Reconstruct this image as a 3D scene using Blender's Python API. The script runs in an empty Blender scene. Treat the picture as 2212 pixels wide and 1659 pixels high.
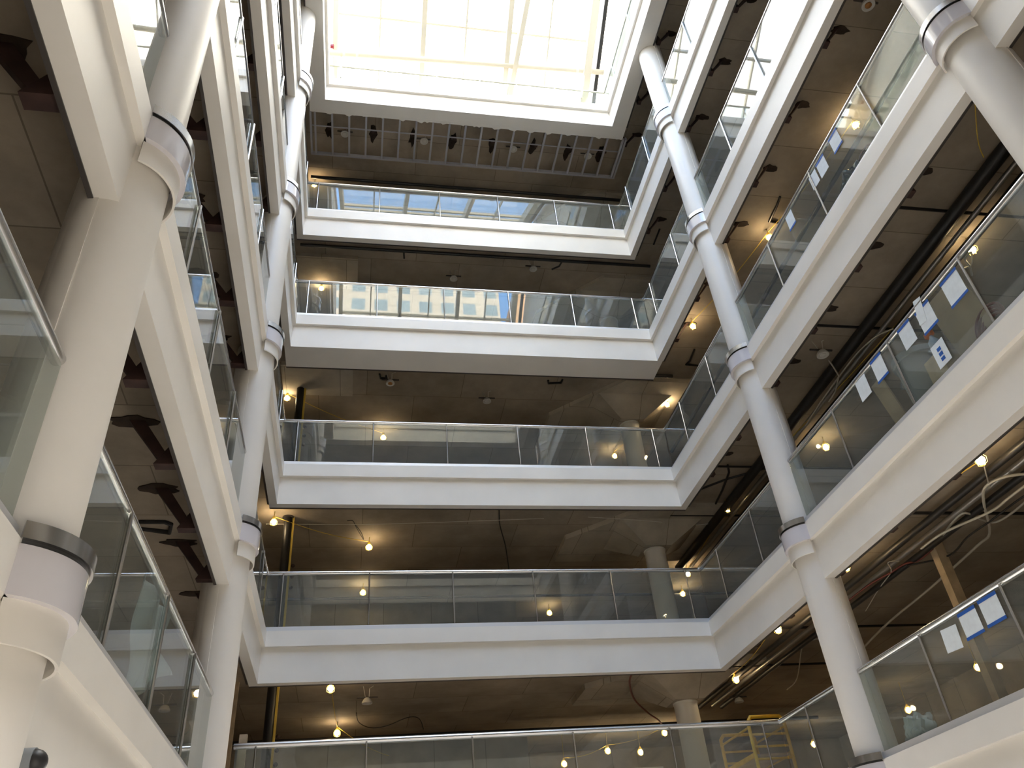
import bpy, bmesh, math, random
from mathutils import Vector, Matrix
random.seed(7)
C = bpy.context.scene.collection
SC = bpy.context.scene

# ------------------------------------------------------------------ camera
# plan units "u": 1 u = 0.7 m, origin under the camera, +y towards the back of the atrium
S = 0.7
EYE = 1.6
FWD = Vector((0.1776431, 0.78540829, 0.59293908))
RGT = Vector((0.98355096, -0.16173059, -0.08044079))
UPV = Vector((-0.03271752, -0.59747555, 0.8012194))
FPX = 1733.5
cd = bpy.data.cameras.new('camera'); cam = bpy.data.objects.new('camera', cd); C.objects.link(cam)
cd.sensor_width = 36.0; cd.lens = FPX / 2212 * 36.0
cd.clip_start = 0.05; cd.clip_end = 600
m = Matrix((RGT, UPV, -FWD)).transposed().to_4x4(); m.translation = (0, 0, EYE)
cam.matrix_world = m
SC.camera = cam
SC.view_settings.view_transform = 'Standard'; SC.view_settings.look = 'None'
SC.view_settings.gamma = 1.0; SC.view_settings.use_curve_mapping = False
SC.view_settings.exposure = 1.3
SC.cycles.max_bounces = 10; SC.cycles.diffuse_bounces = 5; SC.cycles.glossy_bounces = 4
SC.cycles.transparent_max_bounces = 24; SC.cycles.transmission_bounces = 4
SC.cycles.caustics_reflective = False; SC.cycles.caustics_refractive = False
SC.cycles.sample_clamp_indirect = 6.0

# ------------------------------------------------------------------ sky
wd = bpy.data.worlds.new('sky'); SC.world = wd; wd.use_nodes = True
nt = wd.node_tree; nt.nodes.clear()
tc = nt.nodes.new('ShaderNodeTexCoord'); sp = nt.nodes.new('ShaderNodeSeparateXYZ')
nt.links.new(tc.outputs['Generated'], sp.inputs[0])
rmp = nt.nodes.new('ShaderNodeValToRGB')
mr = nt.nodes.new('ShaderNodeMapRange'); mr.inputs[1].default_value = -1; mr.inputs[2].default_value = 1
dv = nt.nodes.new('ShaderNodeVectorMath'); dv.operation = 'DOT_PRODUCT'; dv.inputs[1].default_value = (.55, .83, 0)
nt.links.new(tc.outputs['Generated'], dv.inputs[0]); nt.links.new(dv.outputs['Value'], mr.inputs[0]); nt.links.new(mr.outputs[0], rmp.inputs[0])
e = rmp.color_ramp.elements
e[0].position = 0.27; e[0].color = (0.17, 0.33, 0.62, 1)      # clear blue away from the sun
e[1].position = 0.71; e[1].color = (1.0, 0.885, 0.745, 1)        # bright hazy sky on the sun's side
bg = nt.nodes.new('ShaderNodeBackground'); bg.inputs[1].default_value = 7.0
out = nt.nodes.new('ShaderNodeOutputWorld')
nt.links.new(rmp.outputs[0], bg.inputs[0]); nt.links.new(bg.outputs[0], out.inputs[0])

# added fill: unseen area lights under the lowest slab, bouncing light up the atrium
def fill_light(name, loc, tilt, sx, sy, power):
    ld = bpy.data.lights.new(name, 'AREA'); ld.shape = 'RECTANGLE'; ld.size = sx; ld.size_y = sy; ld.energy = power; ld.color = (1.0, .97, .94)
    o = bpy.data.objects.new(name, ld); C.objects.link(o); o.location = loc; o.rotation_euler = tilt
    return o
FILL_POWER = 600
fill_light('lobby_fill_light', (2.6, -2.5, 2.9), (math.radians(35), 0, 0), 9, 2, FILL_POWER)
fill_light('lobby_fill_light', (-4.0, 7.0, 2.9), (0, math.radians(-38), 0), 2, 9, FILL_POWER * .12)
fill_light('lobby_fill_light', (9.2, 7.0, 2.9), (0, math.radians(38), 0), 2, 9, FILL_POWER * .12)
fill_light('lobby_fill_light', (2.6, 16.0, 2.9), (math.radians(-35), 0, 0), 9, 2, FILL_POWER)

# ------------------------------------------------------------------ geometry helpers
def W(x, y, z): return Vector((x * S, y * S, z * S + EYE))
def ray(u, v): return FWD + RGT * ((u - 1106) / FPX) - UPV * ((v - 829.5) / FPX)
def onz(u, v, z):
    r = ray(u, v); return tuple(r * (z / r.z))
def onx(u, v, x):
    r = ray(u, v); return tuple(r * (x / r.x))
def ony(u, v, y):
    r = ray(u, v); return tuple(r * (y / r.y))

class MB:
    """collects shapes in plan units"""
    def __init__(s): s.bm = bmesh.new()
    def box(s, x0, x1, y0, y1, z0, z1, bev=0):
        x0, x1 = sorted((x0, x1)); y0, y1 = sorted((y0, y1)); z0, z1 = sorted((z0, z1))
        g = bmesh.ops.create_cube(s.bm, size=1)
        for v in g['verts']:
            v.co = W(x0 + (v.co.x + .5) * (x1 - x0), y0 + (v.co.y + .5) * (y1 - y0), z0 + (v.co.z + .5) * (z1 - z0))
        if bev:
            ed = list({e for v in g['verts'] for e in v.link_edges})
            bmesh.ops.bevel(s.bm, geom=ed, offset=bev * S, segments=2, affect='EDGES', profile=.5)
        return s
    def prism(s, pts, z0, z1):
        """vertical prism of plan polygon"""
        a = [s.bm.verts.new(W(x, y, z0)) for x, y in pts]; b = [s.bm.verts.new(W(x, y, z1)) for x, y in pts]
        n = len(pts); s.bm.faces.new(a[::-1]); s.bm.faces.new(b)
        for i in range(n): s.bm.faces.new((a[i], a[(i + 1) % n], b[(i + 1) % n], b[i]))
        return s
    def prismx(s, pts, x0, x1):
        """prism along x of a (y,z) polygon"""
        a = [s.bm.verts.new(W(x0, y, z)) for y, z in pts]; b = [s.bm.verts.new(W(x1, y, z)) for y, z in pts]
        n = len(pts); s.bm.faces.new(a[::-1]); s.bm.faces.new(b)
        for i in range(n): s.bm.faces.new((a[i], a[(i + 1) % n], b[(i + 1) % n], b[i]))
        return s
    def tube(s, pts, r, n=8, cap=True):
        P = [W(*p) for p in pts]; rr = r * S; rings = []
        for i, p in enumerate(P):
            t = ((P[i] - P[i - 1]).normalized() if i else Vector()) + ((P[i + 1] - P[i]).normalized() if i < len(P) - 1 else Vector())
            if t.length < 1e-6: t = Vector((0, 0, 1))
            t.normalize()
            ref = Vector((0, 0, 1)) if abs(t.z) < .92 else Vector((1, 0, 0))
            if rings and hasattr(s, '_u'):
                a = (s._u - t * s._u.dot(t))
                a = a.normalized() if a.length > 1e-4 else t.cross(ref).normalized()
            else: a = t.cross(ref).normalized()
            s._u = a; b = t.cross(a)
            k = 1.0
            if 0 < i < len(P) - 1:
                c = (P[i] - P[i - 1]).normalized().dot((P[i + 1] - P[i]).normalized()); k = 1 / max(.6, math.sqrt((1 + c) / 2))
            rings.append([s.bm.verts.new(p + (a * math.cos(q) + b * math.sin(q)) * rr * k) for q in [2 * math.pi * j / n for j in range(n)]])
        for A, B in zip(rings, rings[1:]):
            for j in range(n): s.bm.faces.new((A[j], A[(j + 1) % n], B[(j + 1) % n], B[j]))
        if cap: s.bm.faces.new(rings[0][::-1]); s.bm.faces.new(rings[-1])
        return s
    def cyl(s, x, y, z0, z1, r, n=32, r1=None):
        r1 = r if r1 is None else r1
        a = [s.bm.verts.new(W(x + r * math.cos(t), y + r * math.sin(t), z0)) for t in [2 * math.pi * j / n for j in range(n)]]
        b = [s.bm.verts.new(W(x + r1 * math.cos(t), y + r1 * math.sin(t), z1)) for t in [2 * math.pi * j / n for j in range(n)]]
        s.bm.faces.new(a[::-1]); s.bm.faces.new(b)
        for j in range(n): s.bm.faces.new((a[j], a[(j + 1) % n], b[(j + 1) % n], b[j]))
        return s
    def lathe(s, x, y, prof, n=24):
        rs = [[s.bm.verts.new(W(x + r * math.cos(t), y + r * math.sin(t), z)) for t in [2 * math.pi * j / n for j in range(n)]] for r, z in prof]
        for A, B in zip(rs, rs[1:]):
            for j in range(n): s.bm.faces.new((A[j], A[(j + 1) % n], B[(j + 1) % n], B[j]))
        s.bm.faces.new(rs[0][::-1]); s.bm.faces.new(rs[-1]); return s
    def arcband(s, x, y, R, th, z0, z1, a0, a1, n=28):
        """a curved shell: part of a ring seen in plan between the angles a0 and a1"""
        col = []
        for i in range(n + 1):
            t = a0 + (a1 - a0) * i / n; c, d = math.cos(t), math.sin(t)
            col.append([s.bm.verts.new(W(x + q * c, y + q * d, z)) for q, z in ((R, z0), (R, z1), (R - th, z1), (R - th, z0))])
        for A, B in zip(col, col[1:]):
            for j in range(4): s.bm.faces.new((A[j], A[(j + 1) % 4], B[(j + 1) % 4], B[j]))
        s.bm.faces.new(col[0][::-1]); s.bm.faces.new(col[-1]); return s
    def ball(s, c, r, n=12, m=8):
        g = bmesh.ops.create_uvsphere(s.bm, u_segments=n, v_segments=m, radius=r * S)
        o = W(*c)
        for v in g['verts']: v.co += o
        return s
    def quadslab(s, P, off):
        """four corners (plan units) given a thickness vector"""
        a = [s.bm.verts.new(W(*p)) for p in P]; b = [s.bm.verts.new(W(*(Vector(p) + Vector(off)))) for p in P]
        s.bm.faces.new(a[::-1]); s.bm.faces.new(b)
        n = len(P)
        for i in range(n): s.bm.faces.new((a[i], a[(i + 1) % n], b[(i + 1) % n], b[i]))
        return s
    def build(s, name, mat, parent=None, smooth=False, **kw):
        bmesh.ops.recalc_face_normals(s.bm, faces=s.bm.faces[:])
        vs = s.bm.verts
        lo = Vector((min(v.co[i] for v in vs) for i in range(3))); hi = Vector((max(v.co[i] for v in vs) for i in range(3)))
        org = Vector(((lo.x + hi.x) / 2, (lo.y + hi.y) / 2, lo.z))
        for v in vs: v.co -= org
        me = bpy.data.meshes.new(name); s.bm.to_mesh(me); s.bm.free()
        me.materials.append(mat)
        if smooth:
            me.polygons.foreach_set('use_smooth', [True] * len(me.polygons))
            try: me.set_sharp_from_angle(angle=math.radians(38))
            except Exception: pass
        o = bpy.data.objects.new(name, me); C.objects.link(o)
        base = Vector()
        p = parent
        while p: base += p.location; p = p.parent
        o.location = org - base
        if parent: o.parent = parent
        if kw: tag(o, **kw)
        return o

def tag(o, label=None, cat=None, group=None, kind=None):
    if label: o['label'] = label
    if cat: o['category'] = cat
    if group: o['group'] = group
    if kind: o['kind'] = kind
    return o
def thing(name, loc, label, cat, group=None, kind=None):
    o = bpy.data.objects.new(name, None); o.empty_display_size = .1; C.objects.link(o); o.location = W(*loc)
    return tag(o, label, cat, group, kind)

# ------------------------------------------------------------------ materials
def M(name):
    m = bpy.data.materials.new(name); m.use_nodes = True
    return m, m.node_tree, m.node_tree.nodes['Principled BSDF']
def simple(name, col, rough=.5, metal=0, var=0, scale=3, spec=None, coat=0, bump=0):
    m, t, b = M(name)
    b.inputs['Base Color'].default_value = (*col, 1); b.inputs['Roughness'].default_value = rough; b.inputs['Metallic'].default_value = metal
    if coat: b.inputs['Coat Weight'].default_value = coat; b.inputs['Coat Roughness'].default_value = .06
    if var or bump:
        co = t.nodes.new('ShaderNodeTexCoord'); no = t.nodes.new('ShaderNodeTexNoise'); no.inputs['Scale'].default_value = scale; no.inputs['Detail'].default_value = 6
        t.links.new(co.outputs['Object'], no.inputs['Vector'])
    if var:
        r = t.nodes.new('ShaderNodeValToRGB'); r.color_ramp.elements[0].position = .3; r.color_ramp.elements[1].position = .7
        r.color_ramp.elements[0].color = (*[max(0, c * (1 - var)) for c in col], 1); r.color_ramp.elements[1].color = (*[min(1, c * (1 + var)) for c in col], 1)
        t.links.new(no.outputs['Fac'], r.inputs[0]); t.links.new(r.outputs[0], b.inputs['Base Color'])
    if bump:
        bp = t.nodes.new('ShaderNodeBump'); bp.inputs['Strength'].default_value = bump; bp.inputs['Distance'].default_value = .01
        t.links.new(no.outputs['Fac'], bp.inputs['Height']); t.links.new(bp.outputs[0], b.inputs['Normal'])
    return m
PAINT = simple('cream_paint', (.84, .81, .76), .42, var=.035, scale=1.3)
COLP = simple('column_paint', (.79, .755, .70), .40, var=.04, scale=1.1, bump=.03)
ENAM = simple('lilac_enamel', (.66, .64, .68), .14, coat=.8)
STEEL = simple('brushed_steel', (.62, .61, .60), .24, metal=1)
CHAN = simple('satin_steel_channel', (.74, .74, .75), .5, metal=.75)
DSTEEL = simple('dark_steel_edge', (.10, .09, .085), .45, metal=.5)
RUST = simple('primed_brown_steel', (.045, .022, .018), .7, var=.4, scale=5)
BLACK = simple('black_pipe', (.018, .017, .017), .45)
GREYP = simple('grey_conduit', (.40, .38, .35), .35, metal=.7)
GALV = simple('galvanised_stud', (.50, .50, .54), .5, metal=.3)
WHITE = simple('white_powdercoat', (.82, .80, .74), .4)
RAFT = simple('cream_rafter', (.70, .66, .56), .45)
YEL = simple('yellow_enamel', (.72, .42, .03), .45, var=.2, scale=6)
CORDY = simple('yellow_cord', (.72, .50, .08), .6)
CORDW = simple('white_cord', (.60, .56, .48), .55)
CORDB = simple('black_cord', (.02, .018, .016), .6)
CORDR = simple('red_cord', (.17, .04, .03), .6)
PAPER = simple('white_paper', (.74, .80, .84), .8, var=.05, scale=14)
TAPE = simple('blue_tape', (.015, .10, .42), .6)
WOOD = simple('raw_lumber', (.52, .40, .26), .7, var=.2, scale=5)
PLY = simple('plywood', (.50, .37, .24), .7, var=.15, scale=3)
PLAST = simple('speaker_white', (.62, .60, .55), .5)
ORNG = simple('speaker_cone_amber', (.45, .20, .06), .7)
GREYB = simple('grey_plastic', (.23, .25, .27), .45)
BAG = simple('dark_plastic_bag', (.03, .035, .05), .25)
CLEARB = simple('pale_plastic_bag', (.50, .55, .55), .25)
RED = simple('red_plastic', (.32, .02, .04), .4)
GROUND = simple('pale_terrazzo', (.55, .52, .47), .3, var=.06, scale=8)
BRICKC = simple('tower_concrete', (.55, .50, .44), .9)

def concrete(name, base, panel=(2.4, 1.2), soot=True):
    m, t, b = M(name); b.inputs['Roughness'].default_value = .85
    co = t.nodes.new('ShaderNodeTexCoord')
    geo = t.nodes.new('ShaderNodeNewGeometry')
    br = t.nodes.new('ShaderNodeTexBrick'); br.offset = .5
    br.inputs['Scale'].default_value = 1.0; br.inputs['Brick Width'].default_value = panel[0]; br.inputs['Row Height'].default_value = panel[1]
    br.inputs['Mortar Size'].default_value = .008; br.inputs['Mortar Smooth'].default_value = .2
    br.inputs['Color1'].default_value = (1, 1, 1, 1); br.inputs['Color2'].default_value = (.86, .85, .83, 1); br.inputs['Mortar'].default_value = (.5, .48, .45, 1)
    t.links.new(geo.outputs['Position'], br.inputs['Vector'])
    n1 = t.nodes.new('ShaderNodeTexNoise'); n1.inputs['Scale'].default_value = .5; n1.inputs['Detail'].default_value = 8; n1.inputs['Roughness'].default_value = .65
    t.links.new(geo.outputs['Position'], n1.inputs['Vector'])
    r = t.nodes.new('ShaderNodeValToRGB'); r.color_ramp.elements[0].position = .32; r.color_ramp.elements[1].position = .68
    r.color_ramp.elements[0].color = (*[c * .62 for c in base], 1); r.color_ramp.elements[1].color = (*[c * 1.2 for c in base], 1)
    t.links.new(n1.outputs['Fac'], r.inputs[0])
    mx = t.nodes.new('ShaderNodeMix'); mx.data_type = 'RGBA'; mx.blend_type = 'MULTIPLY'; mx.inputs[0].default_value = 1
    t.links.new(r.outputs[0], mx.inputs[6]); t.links.new(br.outputs[0], mx.inputs[7])
    t.links.new(mx.outputs[2], b.inputs['Base Color'])
    n2 = t.nodes.new('ShaderNodeTexNoise'); n2.inputs['Scale'].default_value = 14; n2.inputs['Detail'].default_value = 4
    t.links.new(geo.outputs['Position'], n2.inputs['Vector'])
    bp = t.nodes.new('ShaderNodeBump'); bp.inputs['Strength'].default_value = .12; bp.inputs['Distance'].default_value = .02
    t.links.new(n2.outputs['Fac'], bp.inputs['Height']); t.links.new(bp.outputs[0], b.inputs['Normal'])
    return m
CONC = concrete('slab_concrete', (.40, .335, .26))
CAPC = concrete('capital_concrete', (.52, .46, .37), (1.3, 1.3))
SOOT = simple('soot_stain', (.035, .022, .014), .95, var=.5, scale=6)

def glass_mat(name, tint, dust, f0=.08):
    m = bpy.data.materials.new(name); m.use_nodes = True; t = m.node_tree; t.nodes.clear()
    g = t.nodes.new('ShaderNodeNewGeometry'); dp = t.nodes.new('ShaderNodeVectorMath'); dp.operation = 'DOT_PRODUCT'
    t.links.new(g.outputs['Incoming'], dp.inputs[0]); t.links.new(g.outputs['Normal'], dp.inputs[1])
    def mt(op, a, b=None):
        n = t.nodes.new('ShaderNodeMath'); n.operation = op; n.use_clamp = op == 'SUBTRACT'
        for i, q in enumerate((a, b)):
            if q is None: continue
            if isinstance(q, (int, float)): n.inputs[i].default_value = q
            else: t.links.new(q, n.inputs[i])
        return n.outputs[0]
    a = mt('ABSOLUTE', dp.outputs['Value']); om = mt('SUBTRACT', 1.0, a); p5 = mt('POWER', om, 5.0)
    fr = mt('ADD', mt('MULTIPLY', p5, 1 - f0), f0)
    tr = t.nodes.new('ShaderNodeBsdfTransparent'); tr.inputs[0].default_value = (*tint, 1)
    df = t.nodes.new('ShaderNodeBsdfDiffuse'); df.inputs[0].default_value = (.62, .64, .62, 1)
    gl = t.nodes.new('ShaderNodeBsdfGlossy'); gl.inputs['Roughness'].default_value = .012
    m1 = t.nodes.new('ShaderNodeMixShader'); m1.inputs[0].default_value = dust
    t.links.new(tr.outputs[0], m1.inputs[1]); t.links.new(df.outputs[0], m1.inputs[2])
    m2 = t.nodes.new('ShaderNodeMixShader'); t.links.new(fr, m2.inputs[0])
    t.links.new(m1.outputs[0], m2.inputs[1]); t.links.new(gl.outputs[0], m2.inputs[2])
    o = t.nodes.new('ShaderNodeOutputMaterial'); t.links.new(m2.outputs[0], o.inputs[0])
    return m
GLASS = glass_mat('railing_glass', (.89, .93, .91), .075, .055)
ROOFG = glass_mat('roof_glass', (.95, .97, .97), .01, .03)

def emis(name, col, st):
    m = bpy.data.materials.new(name); m.use_nodes = True; t = m.node_tree; t.nodes.clear()
    e = t.nodes.new('ShaderNodeEmission'); e.inputs[0].default_value = (*col, 1); e.inputs[1].default_value = st
    o = t.nodes.new('ShaderNodeOutputMaterial'); t.links.new(e.outputs[0], o.inputs[0]); return m
BULB = emis('lit_bulb', (1.0, .76, .44), 38)

def tower_mat():
    m, t, b = M('tower_facade'); b.inputs['Roughness'].default_value = .8
    g = t.nodes.new('ShaderNodeNewGeometry'); sx = t.nodes.new('ShaderNodeSeparateXYZ'); cx = t.nodes.new('ShaderNodeCombineXYZ')
    t.links.new(g.outputs['Position'], sx.inputs[0]); t.links.new(sx.outputs['X'], cx.inputs['X']); t.links.new(sx.outputs['Z'], cx.inputs['Y'])
    br = t.nodes.new('ShaderNodeTexBrick'); br.offset = 0; br.inputs['Scale'].default_value = 1
    br.inputs['Brick Width'].default_value = 2.6; br.inputs['Row Height'].default_value = 2.8; br.inputs['Mortar Size'].default_value = .55; br.inputs['Mortar Smooth'].default_value = .05
    br.inputs['Color1'].default_value = (.42, .55, .66, 1); br.inputs['Color2'].default_value = (.30, .42, .52, 1); br.inputs['Mortar'].default_value = (.80, .76, .70, 1)
    t.links.new(cx.outputs[0], br.inputs['Vector']); t.links.new(br.outputs[0], b.inputs['Base Color'])
    return m
TOWER = tower_mat()

# ------------------------------------------------------------------ the building's numbers (plan units)
XL, XR = -2.318, 9.682
Z = {1: 2.71, 2: 7.60, 3: 12.66, 4: 17.86, 5: 23.11, 6: 28.30}       # top of each balcony band
YB = {1: 18.48, 2: 20.88, 3: 21.03, 4: 20.27, 5: 20.39, 6: 18.34}    # back edge of each storey's opening
YF = 0.45                                                             # front edge, behind the viewer
CEIL = .45                                                            # slab underside below the band top
XO = {l: (XL, XR) for l in Z}; XO[6] = (-1.80, 9.23)
NAME = {1: 'lowest', 2: 'fifth-highest', 3: 'fourth-highest', 4: 'third-highest', 5: 'second-highest', 6: 'topmost'}
COLY = (6.05, 15.30); CR = .42; RING = .563; SLEEVE = .505
GX0, GX1, GY0, GY1 = -10.0, 20.5, -15.0, 34.0
GZ = -EYE / S

# ------------------------------------------------------------------ setting: floor, slabs, outer walls
MB().box(GX0, GX1, GY0, GY1, GZ - .3, GZ).build('floor', GROUND, kind='structure', label='pale lobby floor at the foot of the atrium')
for l in Z:
    x0, x1 = XO[l]; z1 = Z[l] - .12; z0 = Z[l] - CEIL; b = MB()
    e = .425
    b.box(GX0, x0 - e, GY0, GY1, z0, z1).box(x1 + e, GX1, GY0, GY1, z0, z1)
    b.box(x0 - e, x1 + e, YB[l] + e, GY1, z0, z1).box(x0 - e, x1 + e, GY0, YF - e, z0, z1)
    b.build('ceiling', CONC, kind='structure', label='concrete slab of the %s storey with formwork seams and stains' % NAME[l])
MB().box(GX0 - .4, GX0, GY0, GY1, GZ, Z[6]).build('wall_left', CONC, kind='structure')
MB().box(GX1, GX1 + .4, GY0, GY1, GZ, Z[6]).build('wall_right', CONC, kind='structure')
MB().box(GX0 - .4, GX1 + .4, GY1, GY1 + .4, GZ, Z[6]).build('wall_back', CONC, kind='structure')
MB().box(GX0 - .4, GX1 + .4, GY0 - .4, GY0, GZ, Z[6]).build('wall_front', CONC, kind='structure')

# ------------------------------------------------------------------ balcony fascias
def fascia(l, side):
    x0, x1 = XO[l]; T = Z[l]; w = .22
    lab = {'back': 'cream stepped fascia across the back of the %s balcony', 'left': 'cream stepped fascia along the left of the %s balcony',
           'right': 'cream stepped fascia along the right of the %s balcony', 'front': 'cream stepped fascia across the front of the %s balcony, seen only as a reflection'}[side] % NAME[l]
    loc = {'back': ((x0 + x1) / 2, YB[l], T - 1.28), 'left': (x0, 8, T - 1.28), 'right': (x1, 8, T - 1.28), 'front': ((x0 + x1) / 2, YF, T - 1.28)}[side]
    t = thing('balcony_fascia', loc, lab, 'balcony fascia')
    if side == 'back' and l == 4: w = 1.05
    if l == 6: w = .58
    r = .10; zl = T - 1.28
    def seg(a0, a1, z0, z1, d0, d1, mat, nm, lbl=None):   # d = distance outward from the opening edge
        b = MB()
        if side == 'back': b.box(a0, a1, YB[l] + d0, YB[l] + d1, z0, z1)
        if side == 'front': b.box(a0, a1, YF - d1, YF - d0, z0, z1)
        if side == 'left': b.box(x0 - d1, x0 - d0, a0, a1, z0, z1)
        if side == 'right': b.box(x1 + d0, x1 + d1, a0, a1, z0, z1)
        o = b.build(nm, mat, t)
        if lbl: o['label'] = lbl
    if side in ('back', 'front'): A = (x0 - .42, x1 + .42); Bn = (x0 - w - r, x1 + w + r) if l != 4 else (x0 - .295, x1 + .295)
    else: A = (YF, YB[l]); Bn = (YF, YB[l] + r)
    seg(A[0], A[1], T - .40, T, 0, .42, PAINT, 'upper_band')
    seg(Bn[0], Bn[1], zl, T - .40, r, r + w, PAINT, 'lower_band')
    if not (l == 6 and side == 'back'):
        seg(Bn[0], Bn[1], zl - .015, zl + .16, r + w, r + w + .05, DSTEEL, 'edge_angle', 'dark steel edge angle')
for l in Z:
    for sd in ('back', 'left', 'right', 'front'): fascia(l, sd)

# ------------------------------------------------------------------ glass balustrades
HR = 1.63
def railing(l, side, a0, a1, posts, label, hr=HR, ends=(0, 0)):
    x0, x1 = XO[l]; T = Z[l]; q = .13; white = l == 6
    def at(a, d, z):
        if side == 'back': return (a, YB[l] + d, z)
        if side == 'left': return (x0 - d, a, z)
        if side == 'right': return (x1 + d, a, z)
    t = thing('glass_railing', at((a0 + a1) / 2, q, T), label, 'balustrade')
    st = WHITE if white else STEEL
    def bar(c0, c1, d0, d1, z0, z1, mat, nm, lbl=None):
        p, s = at(c0, d0, z0), at(c1, d1, z1)
        o = MB().box(p[0], s[0], p[1], s[1], p[2], s[2]).build(nm, mat, t)
        if lbl: o['label'] = lbl
    bar(a0, a1, .07, .19, T, T + .13, WHITE if white else CHAN, 'base_channel')
    hz = T + hr
    if white: bar(a0, a1, .10, .16, hz - .03, hz + .03, WHITE, 'handrail')
    else: MB().tube([at(a0 - ends[0], .17, hz), at(a1 + ends[1], .17, hz)], .062, 14).build('handrail', STEEL, t, smooth=True)
    cuts = [a0] + [p for p in posts if a0 + .05 < p < a1 - .05] + [a1]
    for p in cuts[1:-1] if len(cuts) > 2 else []:
        MB().tube([at(p, .10, T + .1), at(p, .10, hz - .04)], .022, 8).build('post', WHITE if white else STEEL, t, smooth=True)
    for c0, c1 in zip(cuts, cuts[1:]):
        bar(c0 + .012, c1 - .012, .13, .15, T + .10, hz - .03, GLASS, 'glass_panel')
for l in (1, 2, 3, 4, 5, 6):
    x0, x1 = XO[l]
    xs = [.24 + 2.28 * k for k in range(-1, 5)]
    if l == 6: xs = [onx_ for onx_ in (.35, 2.35, 4.1, 5.6, 7.2)]
    hr = 1.05 if l == 6 else HR
    railing(l, 'back', x0 - .14, x1 + .14, xs, 'glass and steel balustrade across the back of the %s balcony' % NAME[l], hr, (.03, .03))
    segs = [(15.72, YB[l] + .12, (17.2, 19.55), 'back corner stretch'), (6.47, 14.88, (8.2, 10.45, 12.7), 'stretch between the columns'), (YF + .15, 5.63, (1.5, 3.75), 'stretch before the near column')]
    if l == 6: segs = [(YF + .15, YB[l] + .12, (3, 6, 9, 12, 15, 17.2), 'whole side')]
    for a0, a1, ps, nm in segs:
        for sd in ('left', 'right'):
            if l == 1 and sd == 'left' and a0 > 15: continue
            railing(l, sd, a0, a1, ps, 'glass and steel balustrade on the %s of the %s balcony, %s' % (sd, NAME[l], nm), hr)

# ------------------------------------------------------------------ atrium columns with their collars
def column(sd, yc, which):
    sg = -1 if sd == 'left' else 1; xe = XL if sg < 0 else XR; xc = xe + sg * .25
    t = thing('round_column', (xc, yc, GZ), 'tall round cream column with ringed collars on the %s side, %s' % (sd, which), 'column')
    MB().cyl(xc, yc, GZ, Z[6] - .45, CR, 48).build('shaft', COLP, t, smooth=True)
    zs = [GZ] + [Z[l] - .1 for l in (1, 2, 3, 4, 5)]; tops = [Z[l] - 1.285 for l in (1, 2, 3, 4, 5, 6)]
    for z0, z1 in zip(zs, tops):                                   # casing behind the railing line, rounded at the back
        rc = .28; xo = xe + sg * .57; pts = [(xe + sg * .27, yc - CR - .012)]
        for k in range(7):
            a = math.pi / 2 * k / 6; pts.append((xo - sg * rc + sg * rc * math.sin(a), yc - CR - .012 + rc - rc * math.cos(a)))
        for k in range(7):
            a = math.pi / 2 * k / 6; pts.append((xo - sg * rc + sg * rc * math.cos(a), yc + CR + .012 - rc + rc * math.sin(a)))
        pts.append((xe + sg * .27, yc + CR + .012))
        MB().prism(pts, z0, z1).build('casing', COLP, t, smooth=True)
    h = math.acos(.25 / RING)                                        # half angle reaching the band's face
    mid = math.pi if sg > 0 else 0
    for l in (1, 2, 3, 4, 5):
        T = Z[l]
        c = MB().arcband(xc, yc, RING, .13, T - .40, T - .035, mid - h, mid + h).build('collar', ENAM, t, smooth=True); c['label'] = 'glossy lilac-white enamel collar'
        o = MB().arcband(xc, yc, RING + .02, .10, T + .0, T + .13, mid - h, mid + h).build('steel_trim', STEEL, c, smooth=True); o['label'] = 'brushed steel trim ring'
        MB().arcband(xc, yc, RING - .02, .10, T - .035, T + .0, mid - h, mid + h).build('shadow_gap', BLACK, c, smooth=True)['label'] = 'dark joint under the trim ring'
        h2 = math.acos(.25 / SLEEVE) + .05
        MB().arcband(xc, yc, SLEEVE, .025, T - .70, T - .40, mid - h2, mid + h2).build('sleeve', COLP, c, smooth=True)['label'] = 'plain cream sleeve below the collar'
column('left', COLY[0], 'nearest the viewer'); column('left', COLY[1], 'farther back')
column('right', COLY[0], 'nearest the viewer at the upper right'); column('right', COLY[1], 'farther back')

# ------------------------------------------------------------------ inner columns seen over the back balconies
for l in (1, 2, 3, 4, 5):
    X, Y = 9.95, 24.4; up = Z[l + 1]
    t = thing('inner_column', (X, Y, Z[l] - .12), 'thick round concrete column with flared capital standing on the %s floor behind the back balcony' % NAME[l], 'column')
    MB().cyl(X, Y, Z[l] - .12, up - 1.22, .36, 32).build('shaft', COLP, t, smooth=True)
    MB().cyl(X, Y, up - 1.30, up - 1.25, .38, 32).build('top_ring', WHITE, t, smooth=True)
    b = MB()
    lo = [(X - .46, Y - .46), (X + .46, Y - .46), (X + .46, Y + .46), (X - .46, Y + .46)]
    hi = [(X - 1.45, Y - 1.2), (X + 1.45, Y - 1.2), (X + 1.45, Y + 1.2), (X - 1.45, Y + 1.2)]
    va = [b.bm.verts.new(W(x, y, up - 1.25)) for x, y in lo]; vb = [b.bm.verts.new(W(x, y, up - CEIL - .16)) for x, y in hi]
    b.bm.faces.new(va[::-1]); b.bm.faces.new(vb)
    for i in range(4): b.bm.faces.new((va[i], va[(i + 1) % 4], vb[(i + 1) % 4], vb[i]))
    b.build('capital', CAPC, t)
    MB().prism([(X - 3.0, Y + .4), (X - .6, Y - 2.0), (X + 2.0, Y - 2.0), (X + 2.0, Y + 2.2), (X - 3.0, Y + 2.2)], up - CEIL - .17, up - CEIL).build('drop_panel', CAPC, t)
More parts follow.
